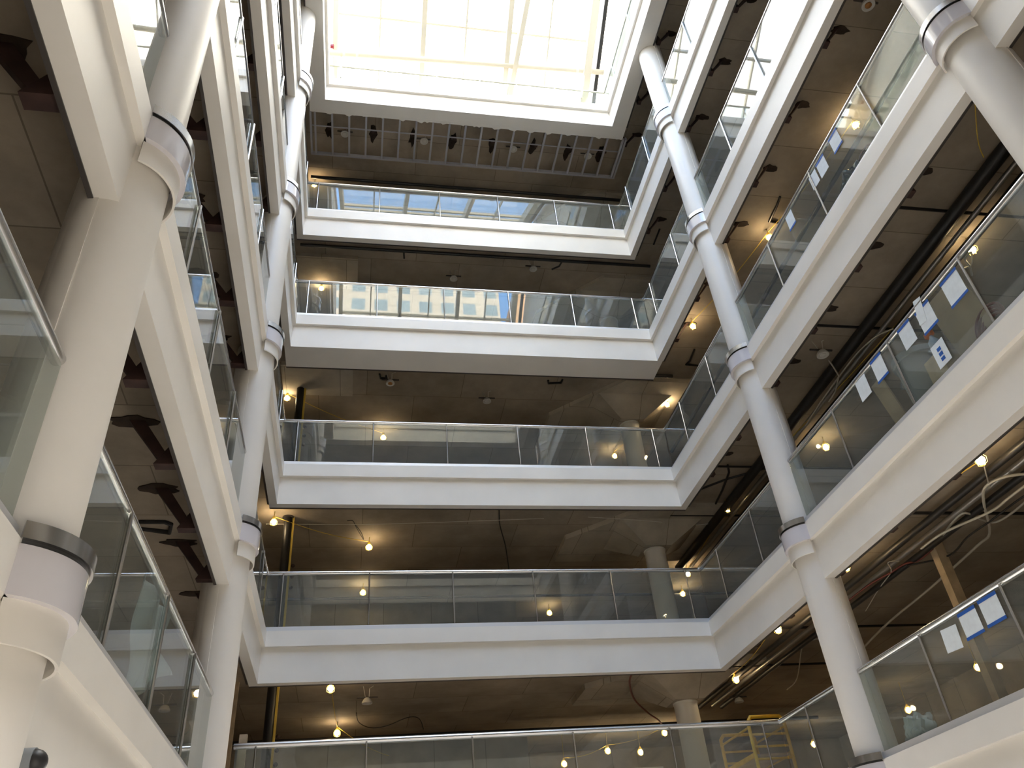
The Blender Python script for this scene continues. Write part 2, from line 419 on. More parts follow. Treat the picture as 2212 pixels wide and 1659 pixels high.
for l in (4, 5):
    MB().box(-2.9, -.5, 22.2, 23.9, Z[l] - CEIL - .16, Z[l] - CEIL).build('ceiling_drop_panel', CAPC, label='pale rectangular concrete drop panel under the %s slab at back left' % NAME[l], cat='drop panel')

# ------------------------------------------------------------------ brown steel kickers behind the side fascias with scorched slab above
for l in (2, 3, 4, 5, 6):
    for sg, xe, sd in ((-1, XL, 'left'), (1, XR, 'right')):
        for k, y in enumerate([2.6, 4.63, 8.68, 10.7, 12.74, 14.2 if 0 else 14.79, 17.3, 19.3]):
            T = Z[l]; xb = xe + sg * .40; xt = xe + sg * 1.05
            t = thing('kicker_brace', (xb, y, T - 1.24), 'brown steel kicker brace behind the %s %s fascia, %s from the front' % (NAME[l], sd, ['first', 'second', 'third', 'fourth', 'fifth', 'sixth', 'seventh', 'eighth'][k]), 'brace')
            q = T - CEIL
            MB().quadslab([(xb + sg * .03, y - .05, T - 1.20), (xb + sg * (.19 if sg < 0 else .06), y - .05, T - 1.20), (xt + sg * (.12 if sg < 0 else -.02), y - .05, q), (xt - sg * .10, y - .05, q)], (0, .12, 0)).build('strut', RUST, t)
            MB().quadslab([(xb - sg * .02, y - .09, T - 1.24), (xb + sg * (.28 if sg < 0 else .12), y - .09, T - 1.24), (xb + sg * .02, y - .09, T - .80), (xb - sg * .02, y - .09, T - .80)], (0, .18, 0)).build('gusset', RUST, t)
            # scorched patch of spray left on the slab where the strut was welded
            b = MB(); n = 14; rnd = [random.uniform(.72, 1.2) for _ in range(n)]
            b.prism([(xt + sg * .05 + (.34 if sg < 0 else .22) * rnd[i] * math.cos(2 * math.pi * i / n), y + (.16 if sg < 0 else .12) * rnd[i] * math.sin(2 * math.pi * i / n)) for i in range(n)], q - .02, q).build('scorched_patch', SOOT, t)

# ------------------------------------------------------------------ skylight
ZE, YE, SL, YR = 28.5, 22.0, .6, 9.5
def zr(y): return ZE + SL * (YE - y) if y >= YR else ZE + SL * (YE - YR) - SL * (YR - y)
YEF = YR - (YE - YR)
sk = thing('skylight', (3.7, YR, Z[6]), 'large gabled glass skylight with cream rafters over the atrium', 'skylight')
def slant(x0, x1, ya, yb, dz0, dz1, nm, mat, lbl=None):
    o = MB().prismx([(ya, zr(ya) + dz0), (yb, zr(yb) + dz0), (yb, zr(yb) + dz1), (ya, zr(ya) + dz1)], x0, x1).build(nm, mat, sk)
    if lbl: o['label'] = lbl
for k in range(-1, 6):
    x = .05 + 1.73 * k; thick = k % 2 == 1
    hw, dp = (.10, .55) if thick else (.035, .16)
    if k == 5: hw = .16
    for ya, yb in ((YE, YR), (YR, YEF)): slant(x - hw, x + hw, ya, yb, -dp, .05, 'rafter', RAFT)
ys = [17.33 - 2.4 * k for k in range(0, 4)] + [YR] + [2 * YR - (17.33 - 2.4 * k) for k in range(-1, 4)]
for y in ys: MB().box(-1.72, 8.75, y - .045, y + .045, zr(y) - .12, zr(y) + .04).build('purlin', RAFT, sk)
MB().quadslab([(5.25, 20.4, zr(20.4) - .62), (5.45, 20.4, zr(20.4) - .62), (6.3, 13.2, zr(13.2) - .62), (6.1, 13.2, zr(13.2) - .62)], (0, 0, .5)).build('diagonal_beam', RAFT, sk)
for xa in (-1.80, 9.12):
    for ya, yb in ((YE, YR), (YR, YEF)): slant(xa, xa + .16, ya, yb, -.2, .06, 'gasket', BLACK, 'dark glazing gasket')
for ya, yb in ((YE, YR), (YR, YEF)): slant(-1.70, 9.2, ya, yb, .05, .075, 'roof_glazing', ROOFG)
MB().box(-1.95, 9.5, YE, YE + .3, Z[6] - .12, ZE + .1).build('curb', WHITE, sk); MB().box(-1.95, 9.5, YEF - .3, YEF, Z[6] - .12, ZE + .1).build('curb', WHITE, sk)
for xa, xb, nm in ((-2.3, -1.97, 'wall_skylight_left'), (9.42, 9.75, 'wall_skylight_right')):
    MB().prismx([(YE, Z[6] - .12), (YE, ZE + .1), (YR, zr(YR) + .1), (YEF, ZE + .1), (YEF, Z[6] - .12)], xa, xb).build(nm, WHITE, kind='structure')
t = thing('sprinkler_main', (3.8, 18.25, 30.0), 'long pale pipe with couplings spanning under the skylight', 'pipe')
MB().tube([(-1.95, 18.25, 29.85), (9.42, 18.25, 30.53)], .115, 12).build('pipe', RAFT, t, smooth=True)
for f in (.055, .10, .90, .95):
    x = -1.95 + 11.37 * f; z = 29.85 + .68 * f; MB().tube([(x - .05, 18.25, z), (x + .05, 18.25, z)], .15, 12).build('coupling', WHITE, t, smooth=True)
for (u0, v0, u1, v1, sd) in ((738, 88, 736, 168, 'left'), (1266, 135, 1256, 212, 'right')):
    p, q = ony(u0, v0, 18.3), ony(u1, v1, 18.3); h = .25 if sd == 'left' else .25
    MB().tube([q, p, (p[0] - h * .4, 18.3, p[2] + .2), (p[0] - h * (1 if sd == 'left' else -1), 18.3, p[2] + .22)], .035, 8).build('conduit', RAFT, smooth=True, label='thin bent conduit rising in the %s corner under the skylight' % sd, cat='conduit')
p = ony(718, 102, 18.2); MB().box(p[0] - .08, p[0] + .05, 18.12, 18.25, p[2] - .03, p[2] + .09, .01).build('alarm_box', RED, label='small red box on the left skylight wall above the pale pipe', cat='alarm box')

# torn soffit edge and bare studs under the topmost slab
zs6 = Z[6] - 1.28
b = MB(); pts = [(-2.44, 18.9), (9.87, 18.9)]; top = []
n = 120
for i in range(n + 1):
    x = 9.87 - (9.87 + 2.44) * i / n; top.append((x, 19.0 + .05 * math.sin(i * .9) + random.uniform(-.05, .06)))
b.prism(pts + top, zs6 - .004, zs6 + .03).build('torn_drywall', PAINT, label='ragged torn edge of the painted drywall soffit under the topmost balcony', cat='drywall')
t = thing('stud_frame', (3.7, 19.9, zs6), 'bare galvanised ceiling stud framing behind the torn soffit under the topmost balcony', 'stud frame')
for i in range(20):
    x = -2.3 + .645 * i; MB().box(x - .035, x + .035, 19.0, 20.95, zs6, zs6 + .09).build('stud', GALV, t)
MB().box(-2.5, 10.1, 20.93, 21.0, zs6 - .02, zs6 + .14).build('runner', GALV, t)
MB().box(-2.5, 10.1, 19.68, 19.72, zs6 + .09, zs6 + .13).build('cross_channel', GALV, t)
MB().box(-2.5, -2.43, 19.0, 21, zs6 - .02, zs6 + .14).build('runner', GALV, t)
MB().box(10.03, 10.1, 19.0, 21, zs6 - .02, zs6 + .14).build('runner', GALV, t)
q = Z[6] - CEIL
for k, (u, v) in enumerate([(712, 292), (805, 302), (890, 312), (975, 322), (1060, 328), (1146, 334), (1222, 340), (1290, 348)]):
    x = onz(u, v, q)[0]; y = 20.3
    t = thing('kicker_brace', (x, y - .5, Z[6] - 1.2), 'dark kicker brace behind the bare studs of the topmost back soffit, %s from the left' % ['first', 'second', 'third', 'fourth', 'fifth', 'sixth', 'seventh', 'eighth'][k], 'brace')
    MB().quadslab([(x - .06, y - .55, Z[6] - 1.1), (x + .06, y - .55, Z[6] - 1.1), (x + .06, y - .1, q), (x - .06, y - .1, q)], (0, .14, 0)).build('strut', RUST, t)
    b = MB(); n = 12; rnd = [random.uniform(.6, 1.25) for _ in range(n)]
    b.prism([(x + .16 * rnd[i] * math.cos(2 * math.pi * i / n), y + .1 + .42 * rnd[i] * math.sin(2 * math.pi * i / n)) for i in range(n)], q - .02, q).build('scorched_patch', SOOT, t)

# ------------------------------------------------------------------ work bulbs strung under the slabs
def bulb_pos(u, v, l):
    p = onz(u, v, Z[l] - CEIL - .36)
    if p[1] > 32: p = ony(u, v, 31.0)
    if p[0] > 19.5: p = onx(u, v, 18.5)
    return p
def work_bulb(u, v, l, label):
    x, y, z = bulb_pos(u, v, l)
    t = thing('work_bulb', (x, y, z - .1), label, 'work light', 'lit caged bulbs strung under the slabs')
    MB().lathe(x, y, [(.012, z - .088), (.05, z - .07), (.078, z - .02), (.078, z + .02), (.045, z + .07), (.03, z + .09)], 14).build('bulb', BULB, t, smooth=True)
    MB().cyl(x, y, z + .09, z + .19, .042, 12).build('socket', CORDY, t, smooth=True)
    b = MB()
    for k in range(5):
        a = 2 * math.pi * k / 5 + .3; c, s = math.cos(a), math.sin(a)
        b.tube([(x + .045 * c, y + .045 * s, z + .13), (x + .115 * c, y + .115 * s, z + .03), (x + .10 * c, y + .10 * s, z - .07), (x, y, z - .125)], .006, 5)
    b.build('cage', CORDY, t)
    MB().tube([(x, y, z + .17), (x + .01, y, Z[l] - CEIL)], .009, 5).build('drop_cord', CORDY, t)
    return (x, y, z)
BP = {}
for key, u, v, l, lab in [
    ('a', 679, 400, 6, 'lit bulb at the left end of the second-highest back balcony rail'),
    ('b', 694, 623, 5, 'lit bulb just under the rail at the left of the third-highest back balcony'),
    ('c', 620, 860, 4, 'lit bulb at far left above the fourth-highest back balcony rail'),
    ('d', 828, 945, 4, 'lit bulb seen through the fourth-highest back balcony glass, left part'),
    ('e', 1328, 985, 4, 'lit bulb seen through glass just left of the inner column, fourth-highest storey'),
    ('f', 1441, 874, 4, 'lit bulb above the right corner of the fourth-highest back balcony'),
    ('g', 1497, 705, 4, 'lit bulb under the slab between the right fascia and the far right column'),
    ('h', 1662, 513, 4, 'lit bulb beside the right rail of the fourth-highest balcony, right of far column'),
    ('i', 1848, 270, 4, 'brightest bulb behind the upper right glass by the near right column'),
    ('j', 591, 1128, 3, 'lit bulb beside the far left column collar above the fifth-highest rail'),
    ('k', 797, 1182, 3, 'lit bulb hanging above the left part of the fifth-highest back rail'),
    ('l', 784, 1280, 3, 'lit bulb behind the fifth-highest back glass beside its second post'),
    ('m', 1486, 1240, 3, 'lit bulb at the right end of the fifth-highest back rail'),
    ('n', 1475, 1283, 3, 'small lit bulb right of the inner column behind the fifth-highest glass'),
    ('o', 1187, 1324, 3, 'small distant lit bulb low behind the middle of the fifth-highest back glass'),
    ('p', 2100, 540, 3, 'lit bulb beside the rail at the far right edge of the fifth-highest balcony'),
    ('q', 1784, 966, 3, 'lit bulb standing in for a reflection in right glass beyond the far right column'),  # added bulb in place of a bulb mirrored in the glass
    ('r', 1571, 1100, 3, 'lit bulb among pipes above the right rail before the back corner'),
    ('s', 2118, 994, 2, 'large lit bulb on yellow cord under the right fascia near the picture edge'),
    ('t', 1826, 1225, 2, 'lit bulb tucked against the right fascia beside the far right column'),
    ('u', 1680, 1360, 2, 'lit bulb under the right fascia left of the far right column'),
    ('v', 1590, 1468, 2, 'lit bulb below the right back corner above the yellow scaffold'),
    ('w', 714, 1488, 2, 'upper lit bulb at lower left under the fifth-highest back fascia'),
    ('x', 728, 1584, 2, 'lit bulb just above the lowest back rail at left'),
    ('y', 847, 1648, 2, 'lit bulb behind the lowest back glass right of its first post'),
    ('z', 1436, 1583, 2, 'lit bulb touching the lowest back rail left of the inner column'),
    ('A', 1313, 1622, 2, 'lit bulb behind the lowest glass, first left of the pale door'),
    ('B', 1384, 1625, 2, 'dim lit bulb in front of the pale door on the lowest floor'),
    ('C', 1219, 1650, 2, 'lit bulb at the very bottom middle behind the lowest back glass'),
    ('D', 1758, 1608, 2, 'lit bulb standing in for a reflection in the lowest right glass beside the scaffold'),  # mirrored bulb in the glass, modelled as an added bulb
    ('E', 1962, 1534, 2, 'lit bulb standing in for a reflection in lowest right glass above the pale bag'),  # another glass reflection modelled as an added bulb
    ('F', 2112, 1442, 2, 'lit bulb standing in for a dim reflection in lowest right glass under taped papers')]:  # added bulb too, takes the place of a reflection
    BP[key] = (work_bulb(u, v, l, lab), l)
def cord(ks, label, mat=None, off=.20, extra=()):
    pts = []
    P = [Vector(BP[k][0]) + Vector((0, 0, off)) for k in ks]; l = BP[ks[0]][1]
    for a, b in zip(P, P[1:]):
        for i in range(8):
            f = i / 8; q = a.lerp(b, f); q.z -= .12 * math.sin(math.pi * f); pts.append(tuple(q))
    pts.append(tuple(P[-1]))
    for e in extra: pts.append(e)
    MB().tube(pts, .011, 6).build('string_cord', mat or CORDY, label=label, cat='cord')
cord('cd', 'yellow cord between the two left bulbs of the fourth-highest storey')
cord('ihg', 'yellow cord linking the three bulbs above the fourth-highest right rail')
cord('fe', 'yellow cord from the corner bulb to the bulb beside the inner column')
cord('jk', 'yellow cord between the first two bulbs above the fifth-highest back rail')
cord('prm', 'yellow cord linking the bulbs above the fifth-highest right rail')
cord('stuv', 'yellow cord linking the bulbs close under the lower right fascia')
cord('wxy', 'yellow cord linking the three bulbs at the lower left back')
cord('zAC', 'yellow cord linking the bulbs along the lowest back ceiling')

# ------------------------------------------------------------------ dangling ceiling speakers and wiring
def speaker(u, v, l, label, amber=False, drop=.55, r=.17):
    x, y, z = onz(u, v, Z[l] - CEIL - drop)
    t = thing('ceiling_speaker', (x, y, z), label, 'ceiling speaker')
    MB().lathe(x, y, [(.02, z + .05), (r * .55, z + .015), (r * .8, z), (r, z), (r, z + .04), (r * .7, z + .12), (r * .4, z + .16)], 22).build('rim', PLAST, t, smooth=True)
    MB().lathe(x, y, [(.01, z - .02), (r * .5, z - .005), (r * .5, z + .03), (.02, z + .04)], 16).build('cone', ORNG if amber else PLAST, t, smooth=True)
    MB().box(x - .30, x + .30, y - .02, y + .02, z + .15, z + .19).build('mounting_bar', DSTEEL, t)
    MB().tube([(x - .05, y, z + .16), (x - .12, y + .05, Z[l] - CEIL)], .01, 5).tube([(x + .05, y, z + .16), (x + .06, y - .08, z + .4), (x + .18, y, Z[l] - CEIL)], .01, 5).build('wire', CORDW, t)
for u, v, l, lab, am in [
    (745, 290, 6, 'white round speaker under the topmost slab, leftmost of four in a row', 0), (916, 306, 6, 'white round speaker under the topmost slab, second from left of four', 0),
    (1109, 323, 6, 'white round speaker under the topmost slab, third from left of four', 0), (1270, 338, 6, 'white round speaker under the topmost slab, rightmost of four in a row', 0),
    (980, 603, 5, 'white speaker hanging by two wires above the third-highest back rail', 0), (1152, 582, 5, 'small white speaker right of the wired speaker under the second-highest slab', 0),
    (843, 829, 4, 'white speaker with amber centre above the fourth-highest back rail', 1), (1052, 868, 4, 'white speaker on a crossbar above the middle of the fourth-highest back rail', 0),
    (1876, 12, 4, 'white speaker with amber centre at the top beside the near right column', 1), (1778, 768, 3, 'white speaker with bent arm under the fourth-highest right slab', 0),
    (793, 1520, 2, 'white speaker above the lowest back rail at left', 0), (1597, 1517, 2, 'white speaker tangled in cable above the yellow scaffold', 0)]:
    speaker(u, v, l, lab, am, .30 if l == 6 else .5, .15 if l < 6 else .16)
def run(name, pts, l, dz, r, mat, label, cat, n=6):
    MB().tube([onz(u, v, Z[l] - CEIL - dz - (e[0] if e else 0)) for u, v, *e in pts], r, n).build(name, mat, smooth=True, label=label, cat=cat)
def smooth(P, k=5):
    o = []
    Q = [P[0]] + list(P) + [P[-1]]
    for i in range(1, len(Q) - 2):
        for j in range(k):
            t = j / k; o.append(tuple(.5 * (2 * Q[i][c] + (Q[i + 1][c] - Q[i - 1][c]) * t + (2 * Q[i - 1][c] - 5 * Q[i][c] + 4 * Q[i + 1][c] - Q[i + 2][c]) * t * t + (-Q[i - 1][c] + 3 * Q[i][c] - 3 * Q[i + 1][c] + Q[i + 2][c]) * t ** 3) for c in range(2)))
    o.append(P[-1]); return o
# right side under the fifth-highest slab: the tangle of cables
run('cable', smooth([(1802, 1470), (1905, 1358), (2010, 1270), (2110, 1180), (2138, 1150), (2125, 1085), (2130, 1050), (2172, 1030), (2230, 1022)]), 2, .35, .028, CORDW, 'thick pale cable looping under the lower right slab, longest loop', 'cable')
run('cable', smooth([(1990, 1185), (2040, 1150), (2140, 1105), (2180, 1075), (2240, 1030)]), 2, .45, .026, CORDW, 'straight pale cable crossing the cable loop at the right edge', 'cable')
run('cable', smooth([(2035, 1160), (2060, 1125), (2085, 1108), (2120, 1122), (2150, 1128), (2190, 1105), (2240, 1060)]), 2, .3, .024, CORDW, 'pale cable humped over the post top and curling to the right edge', 'cable')
run('cable', smooth([(1960, 1222), (2050, 1200), (2090, 1160), (2140, 1125), (2200, 1080), (2240, 1055)]), 2, .38, .02, CORDB, 'dark cable running beside the pale loops at the right edge', 'cable')
run('cable', smooth([(1830, 1300), (1875, 1265), (1922, 1238), (1955, 1218), (1985, 1210), (2015, 1185)]), 2, .35, .022, CORDR, 'red and pale armoured cable right of the far right column', 'cable')
run('cable', smooth([(1870, 1320), (1900, 1270), (1925, 1235), (1918, 1215), (1942, 1212)]), 2, .35, .012, CORDW, 'thin drooping wire right of the far right column', 'cable')
run('cable', smooth([(1700, 1490), (1722, 1465), (1732, 1400), (1745, 1385), (1780, 1378)]), 2, .3, .018, CORDW, 'thin white wire dangling left of the far right column low down', 'cable')
run('cable', smooth([(1365, 1455), (1360, 1475), (1370, 1510), (1400, 1540), (1425, 1558), (1437, 1580)]), 2, .3, .03, CORDR, 'dark red hose curving down left of the lowest inner column', 'hose')
run('cable', smooth([(770, 1540), (775, 1560), (800, 1572), (835, 1568), (880, 1550), (905, 1552), (915, 1575)]), 2, .25, .014, CORDB, 'thin dark cable looping across the lower left ceiling', 'cable')
run('cable', smooth([(1078, 1100), (1080, 1135), (1092, 1180), (1100, 1235)]), 3, .15, .02, CORDB, 'black cable hanging down the middle of the ceiling above the fifth-highest back rail', 'cable')
run('cable', [(575, 1132), (700, 1133), (790, 1133), (900, 1130), (1175, 1120)], 3, .2, .009, CORDW, 'thin pale wire stretched across the back ceiling of the fifth-highest storey', 'cable')
run('cable', smooth([(1270, 1117), (1400, 1125), (1500, 1134), (1548, 1128)]), 3, .25, .012, CORDW, 'thin pale wire sagging to the right above the inner column', 'cable')
run('cable', smooth([(750, 1125), (762, 1125), (770, 1140), (785, 1165), (780, 1150), (765, 1130)]), 3, .012, .012, CORDB, 'small black coil of wire above the first bulbs of the fifth-highest storey', 'cable')
run('cable', smooth([(2100, 595), (2095, 575), (2085, 560), (2098, 545), (2098, 572), (2080, 580)]), 3, .45, .022, CORDW, 'white cable loop dangling by the bulb at the right edge', 'cable')
run('cable', smooth([(1930, 710), (1895, 725), (1870, 745), (1850, 765), (1830, 790), (1800, 830), (1765, 880), (1740, 920)]), 3, .4, .02, CORDW, 'pale cable draped along the pipes under the right slab of the fourth-highest balcony', 'cable')
run('cable', [(1790, 778), (1800, 792), (1812, 812), (1805, 845), (1790, 868)], 3, .5, .02, CORDW, 'bent white conduit arm below the right speaker', 'conduit')
run('cable', smooth([(2105, 200), (2112, 300), (2125, 340)]), 3, .2, .01, CORDY, 'thin yellow cord hanging beside the near right column', 'cord')
run('cable', [(2110, 1000), (2000, 1072), (1900, 1138)], 2, .12, .012, CORDY, 'yellow cord clipped close to the right fascia', 'cord')
run('cable', [(2125, 1003), (2137, 1050)], 2, .35, .012, CORDW, 'short white wire below the largest bulb', 'cord')
# bent black sprinkler stubs
for pts, l, lab in [
    ([(300, 1128), (355, 1128), (370, 1133), (366, 1150), (300, 1142)], 2, 'black U-shaped pipe under the left slab above the lowest left balcony'),
    ([(820, 808), (822, 817), (835, 818), (834, 812)], 4, 'small black hooked pipe left of the amber speaker'), ([(1215, 820), (1212, 827), (1185, 828), (1184, 822)], 4, 'small black hooked pipe at right under the third-highest back soffit'),
    ([(1685, 425), (1678, 445), (1662, 478), (1680, 481)], 4, 'black bent pipe beside the fourth-highest right rail'), ([(1500, 755), (1490, 780), (1483, 787), (1508, 790)], 4, 'black bent pipe near the bulb left of the far right column'),
    ([(872, 540), (873, 558)], 5, 'short black pipe drop under the back pipe of the second-highest slab'), ([(1215, 563), (1208, 575), (1192, 582)], 5, 'black bent pipe drop at right under the second-highest back slab'),
    ([(1412, 528), (1420, 508), (1425, 495)], 5, 'black bent pipe at the right back corner of the second-highest slab'),
    ([(1510, 1058), (1570, 1035), (1660, 1010)], 3, 'dark diagonal rod under the slab left of the far right column'), ([(1572, 1005), (1575, 1020), (1560, 1060), (1540, 1100)], 3, 'black bent pipe crossing the diagonal rod')]:
    run('pipe_stub', pts, l, .035, .035, BLACK, lab, 'pipe', 8)
# long pipes along the back
for l, y, r, dz, lab in [(5, 21.55, .06, .25, 'long black pipe across the back under the second-highest slab'), (4, 22.0, .07, .20, 'long black pipe behind the deep soffit of the third-highest back balcony'),
                         (6, 22.6, .07, .25, 'long dark pipe across the back under the topmost slab'), (3, 29.6, .05, .25, 'dark pipe deep behind the inner column of the fifth-highest storey'), (2, 29.2, .06, .25, 'dark pipe deep across the lowest back ceiling')]:
    MB().tube([(-2.6 if l > 3 else -6, y, Z[l] - CEIL - dz), (11.0 if l > 3 else 17, y, Z[l] - CEIL - dz)], r, 10).build('ceiling_pipe', BLACK, smooth=True, label=lab, cat='pipe')
# long pipes along the right
for l in (2, 3, 4):
    zc = Z[l] - CEIL
    for dx, r, mt, dz, lab in ((2.15, .15 if l == 3 else .075, BLACK, .28, 'fat black pipe' if l == 3 else 'black steel pipe'), (2.65, .06, GREYP, .24, 'thin steel pipe'), (2.95, .07, BLACK, .30, 'thin black pipe')):
        if l == 4 and dx < 2.9: continue
        if l == 2 and dx == 2.65: mt = GREYP
        MB().tube([(XR + dx - (.35 if l == 2 else 0), .5, zc - dz), (XR + dx - (.35 if l == 2 else 0), 27, zc - dz)], r, 12).build('ceiling_pipe', mt, smooth=True, label='%s running along the right under the %s slab' % (lab, NAME[l]), cat='pipe')
    if l != 4:
        for k, y in enumerate((9.5, 13.2, 19.8, 23.0)):
            MB().tube([(XR + .5, y, zc - .16), (XR + 6, y, zc - .16)], .035, 8).build('branch_pipe', BLACK, smooth=True, label='thin dark branch pipe number %s from the front crossing the right %s slab' % (['one', 'two', 'three', 'four'][k], NAME[l]), cat='pipe')

# ------------------------------------------------------------------ risers at the back left
for l in (1, 2, 3):
    X, Y = -2.3, 23.55; z0 = Z[l] - .12; z1 = Z[l + 1] - CEIL
    t = thing('riser_pipe', (X, Y, z0), 'black vertical riser pipe with yellow strip behind the left end of the %s back balcony' % NAME[l], 'pipe')
    MB().cyl(X, Y, z0, z1, .13, 16).build('pipe', BLACK, t, smooth=True)
    MB().box(X + .13, X + .19, Y - .05, Y + .03, z0, z1).build('strip', CORDY, t)['label'] = 'yellow strip'
    MB().cyl(X, Y, z1 - .03, z1, .19, 16).build('collar', DSTEEL, t, smooth=True)
    for k in range(3): MB().ball((X + .26, Y, z0 + 2.4 + .35 * k), .06, 8, 6).build('clamp', RUST, t)
MB().box(-3.7, -3.2, 23.5, 23.62, Z[1] - .12, Z[2] - CEIL).build('lumber_stud', WOOD, label='pale timber board standing left of the lowest black riser', cat='timber')
MB().box(-4.6, -3.74, 23.55, 23.66, Z[1] - .12, Z[2] - CEIL).build('plywood_sheet', PLY, label='tan plywood sheet behind the far left column on the lowest floor', cat='plywood')
MB().box(-4.2, -2.1, 19.2, 19.3, Z[1] + .75, Z[1] + .95).build('barrier_board', WHITE, label='white horizontal board beside the lowest rail end at left', cat='board')
MB().box(-2.42, -2.26, 18.78, 18.9, Z[1] - .12, Z[1] + 1.9).build('timber_post', WOOD, label='short timber post at the left end of the lowest back rail', cat='timber')
# partitions and door deep on the lowest storeys
for l in (1, 2):
    MB().box(-8, 6.2, 30.8, 31.0, Z[l] - .12, Z[l + 1] - CEIL).build('partition_wall', CAPC, label='grey partition deep behind the %s back balcony' % NAME[l], cat='partition')
t = thing('door', (11.1, 32.4, Z[1] - .12), 'pale door leaf standing deep behind the lowest inner column', 'door')
MB().box(10.4, 11.8, 32.4, 32.48, Z[1] - .12, Z[1] + 3.4).build('leaf', WHITE, t)
MB().ball((10.55, 32.34, Z[1] + 1.4), .06).build('knob', STEEL, t)
# timber post and block wall on the right
x, y, z = onz(2018, 1172, Z[2] - CEIL)
MB().box(x - .12, x + .12, y - .1, y + .1, Z[1] - .12, Z[2] - CEIL).build('timber_post', WOOD, label='tall raw timber post behind the lowest right balcony', cat='timber')
MB().box(15.6, 16.0, 1.0, 12.2, Z[1] - .12, Z[2] - CEIL).build('block_wall', CAPC, label='grey block wall deep at the right edge behind the timber post', cat='wall')

# ------------------------------------------------------------------ papers taped to the right glass
def paper(u, v, l, label, w=.33, h=.42, tape='tb', ang=0, printed=False):
    off = 0 if tape else .004
    p = onx(u, v, XR + .125); y, z = p[1], p[2]; x = XR + .122 - off * 1.6
    t = thing('taped_paper', (x, y, z - h / 2), label, 'paper')
    def sheet(y0, y1, z0, z1, th, nm, mt, dx=0):
        c, s = math.cos(ang), math.sin(ang)
        P = [(x + dx, y + a * c - b * s, z + a * s + b * c) for a, b in ((y0, z0), (y1, z0), (y1, z1), (y0, z1))]
        return MB().quadslab(P, (-th, 0, 0)).build(nm, mt, t)
    sheet(-w / 2, w / 2, -h / 2, h / 2, .004, 'sheet', PAPER)
    if 't' in tape: sheet(-w / 2 - .01, w / 2 + .01, h / 2 - .02, h / 2 + .035, .004, 'tape', TAPE, -.005)
    if 'b' in tape: sheet(-w / 2 - .01, w / 2 + .01, -h / 2 - .03, -h / 2 + .02, .004, 'tape', TAPE, -.005)
    if printed:
        for k in range(3): sheet(-.05, .05, .09 - .10 * k - .035, .09 - .10 * k + .035, .002, 'printed_mark', TAPE, -.005)
for a in [(1805, 305, 3, 'white paper on the fourth-highest right glass, nearest the near column'), (1777, 360, 3, 'white paper with blue tape on the fourth-highest right glass, second from the column', .33, .42, 't'),
          (1760, 388, 3, 'white paper overlapping its neighbour on the fourth-highest right glass, lower one', .3, .4, ''), (1708, 475, 3, 'white paper on the fourth-highest right glass, farthest from the near column', .3, .42, 'b'),
          (2061, 622, 2, 'large white paper with blue tape on the fifth-highest right glass, uppermost', .44, .50), (2002, 686, 2, 'white paper with blue tape on the fifth-highest right glass, second from top', .40, .46),
          (1988, 672, 2, 'white slip over the second paper on the fifth-highest right glass', .2, .5, '', .2), (1961, 725, 2, 'white paper with blue tape on the fifth-highest right glass, third from top', .36, .44, 't'),
          (1900, 795, 2, 'white paper with blue tape on the fifth-highest right glass, fourth from top', .36, .46), (1866, 838, 2, 'greyish untaped paper on the fifth-highest right glass, lowest', .36, .46, '')]:
    paper(*a)
paper(2034, 763, 2, 'white paper printed with blue squares low on the fifth-highest right glass', .34, .46, '', 0, True)
paper(2057, 1380, 1, 'white paper on the lowest right glass, leftmost of three', .42, .38, '', .08)
paper(2098, 1346, 1, 'white paper with blue tape on the lowest right glass, middle of three', .44, .38)
paper(2143, 1317, 1, 'white paper with blue tape on the lowest right glass, rightmost of three', .44, .38)

# ------------------------------------------------------------------ things left on the floors
FL = {l: Z[l] - .12 for l in Z}
x, y, z0 = 10.35, 10.55, FL[2]
t = thing('trash_barrel', (x, y, z0), 'round grey plastic barrel behind the fifth-highest right glass', 'barrel')
MB().lathe(x, y, [(.33, z0), (.36, z0 + .05), (.42, z0 + 1.3), (.47, z0 + 1.3), (.47, z0 + 1.42), (.40, z0 + 1.42), (.34, z0 + .1)], 28).build('body', GREYB, t, smooth=True)
for s in (-1, 1): MB().tube([(x - .12, y + s * .47, z0 + 1.2), (x - .1, y + s * .55, z0 + 1.1), (x + .1, y + s * .55, z0 + 1.1), (x + .12, y + s * .47, z0 + 1.2)], .025, 6).build('handle', GREYB, t)
for (y0, y1, h, lab) in ((8.55, 9.5, 1.75, 'wide plywood sheet leaning behind the taped papers of the fifth-highest right glass'), (11.25, 11.6, 1.5, 'narrow pale plywood offcut beyond the grey barrel')):
    MB().quadslab([(10.35, y0, FL[2]), (10.35, y1, FL[2]), (10.02, y1, FL[2] + h), (10.02, y0, FL[2] + h)], (.04, 0, .008)).build('plywood_sheet', PLY, label=lab, cat='plywood')
def blob(name, c, rx, ry, rz, mat, label, cat, seed=1, amp=.2):
    b = MB(); g = bmesh.ops.create_icosphere(b.bm, subdivisions=4, radius=1); R = random.Random(seed); ph = [R.uniform(0, 6) for _ in range(6)]
    for v in g['verts']:
        q = v.co.copy(); k = 1 + amp * (math.sin(7 * q.x + ph[0]) * math.sin(6 * q.y + ph[1]) + .5 * math.sin(11 * q.z + ph[2] + 5 * q.x) + .35 * math.sin(19 * q.y + ph[3] + 9 * q.z))
        if q.z > .5: k *= 1 - .35 * (q.z - .5)
        zz = max(-.8, q.z * k)
        v.co = W(c[0] + rx * q.x * k, c[1] + ry * q.y * k, c[2] + rz * (.8 + zz))
    return b.build(name, mat, smooth=True, label=label, cat=cat)
blob('rubbish_bag', (10.25, 9.75, FL[3]), .34, .42, .55, BAG, 'crumpled dark plastic bag behind the fourth-highest right glass', 'bag', 3)
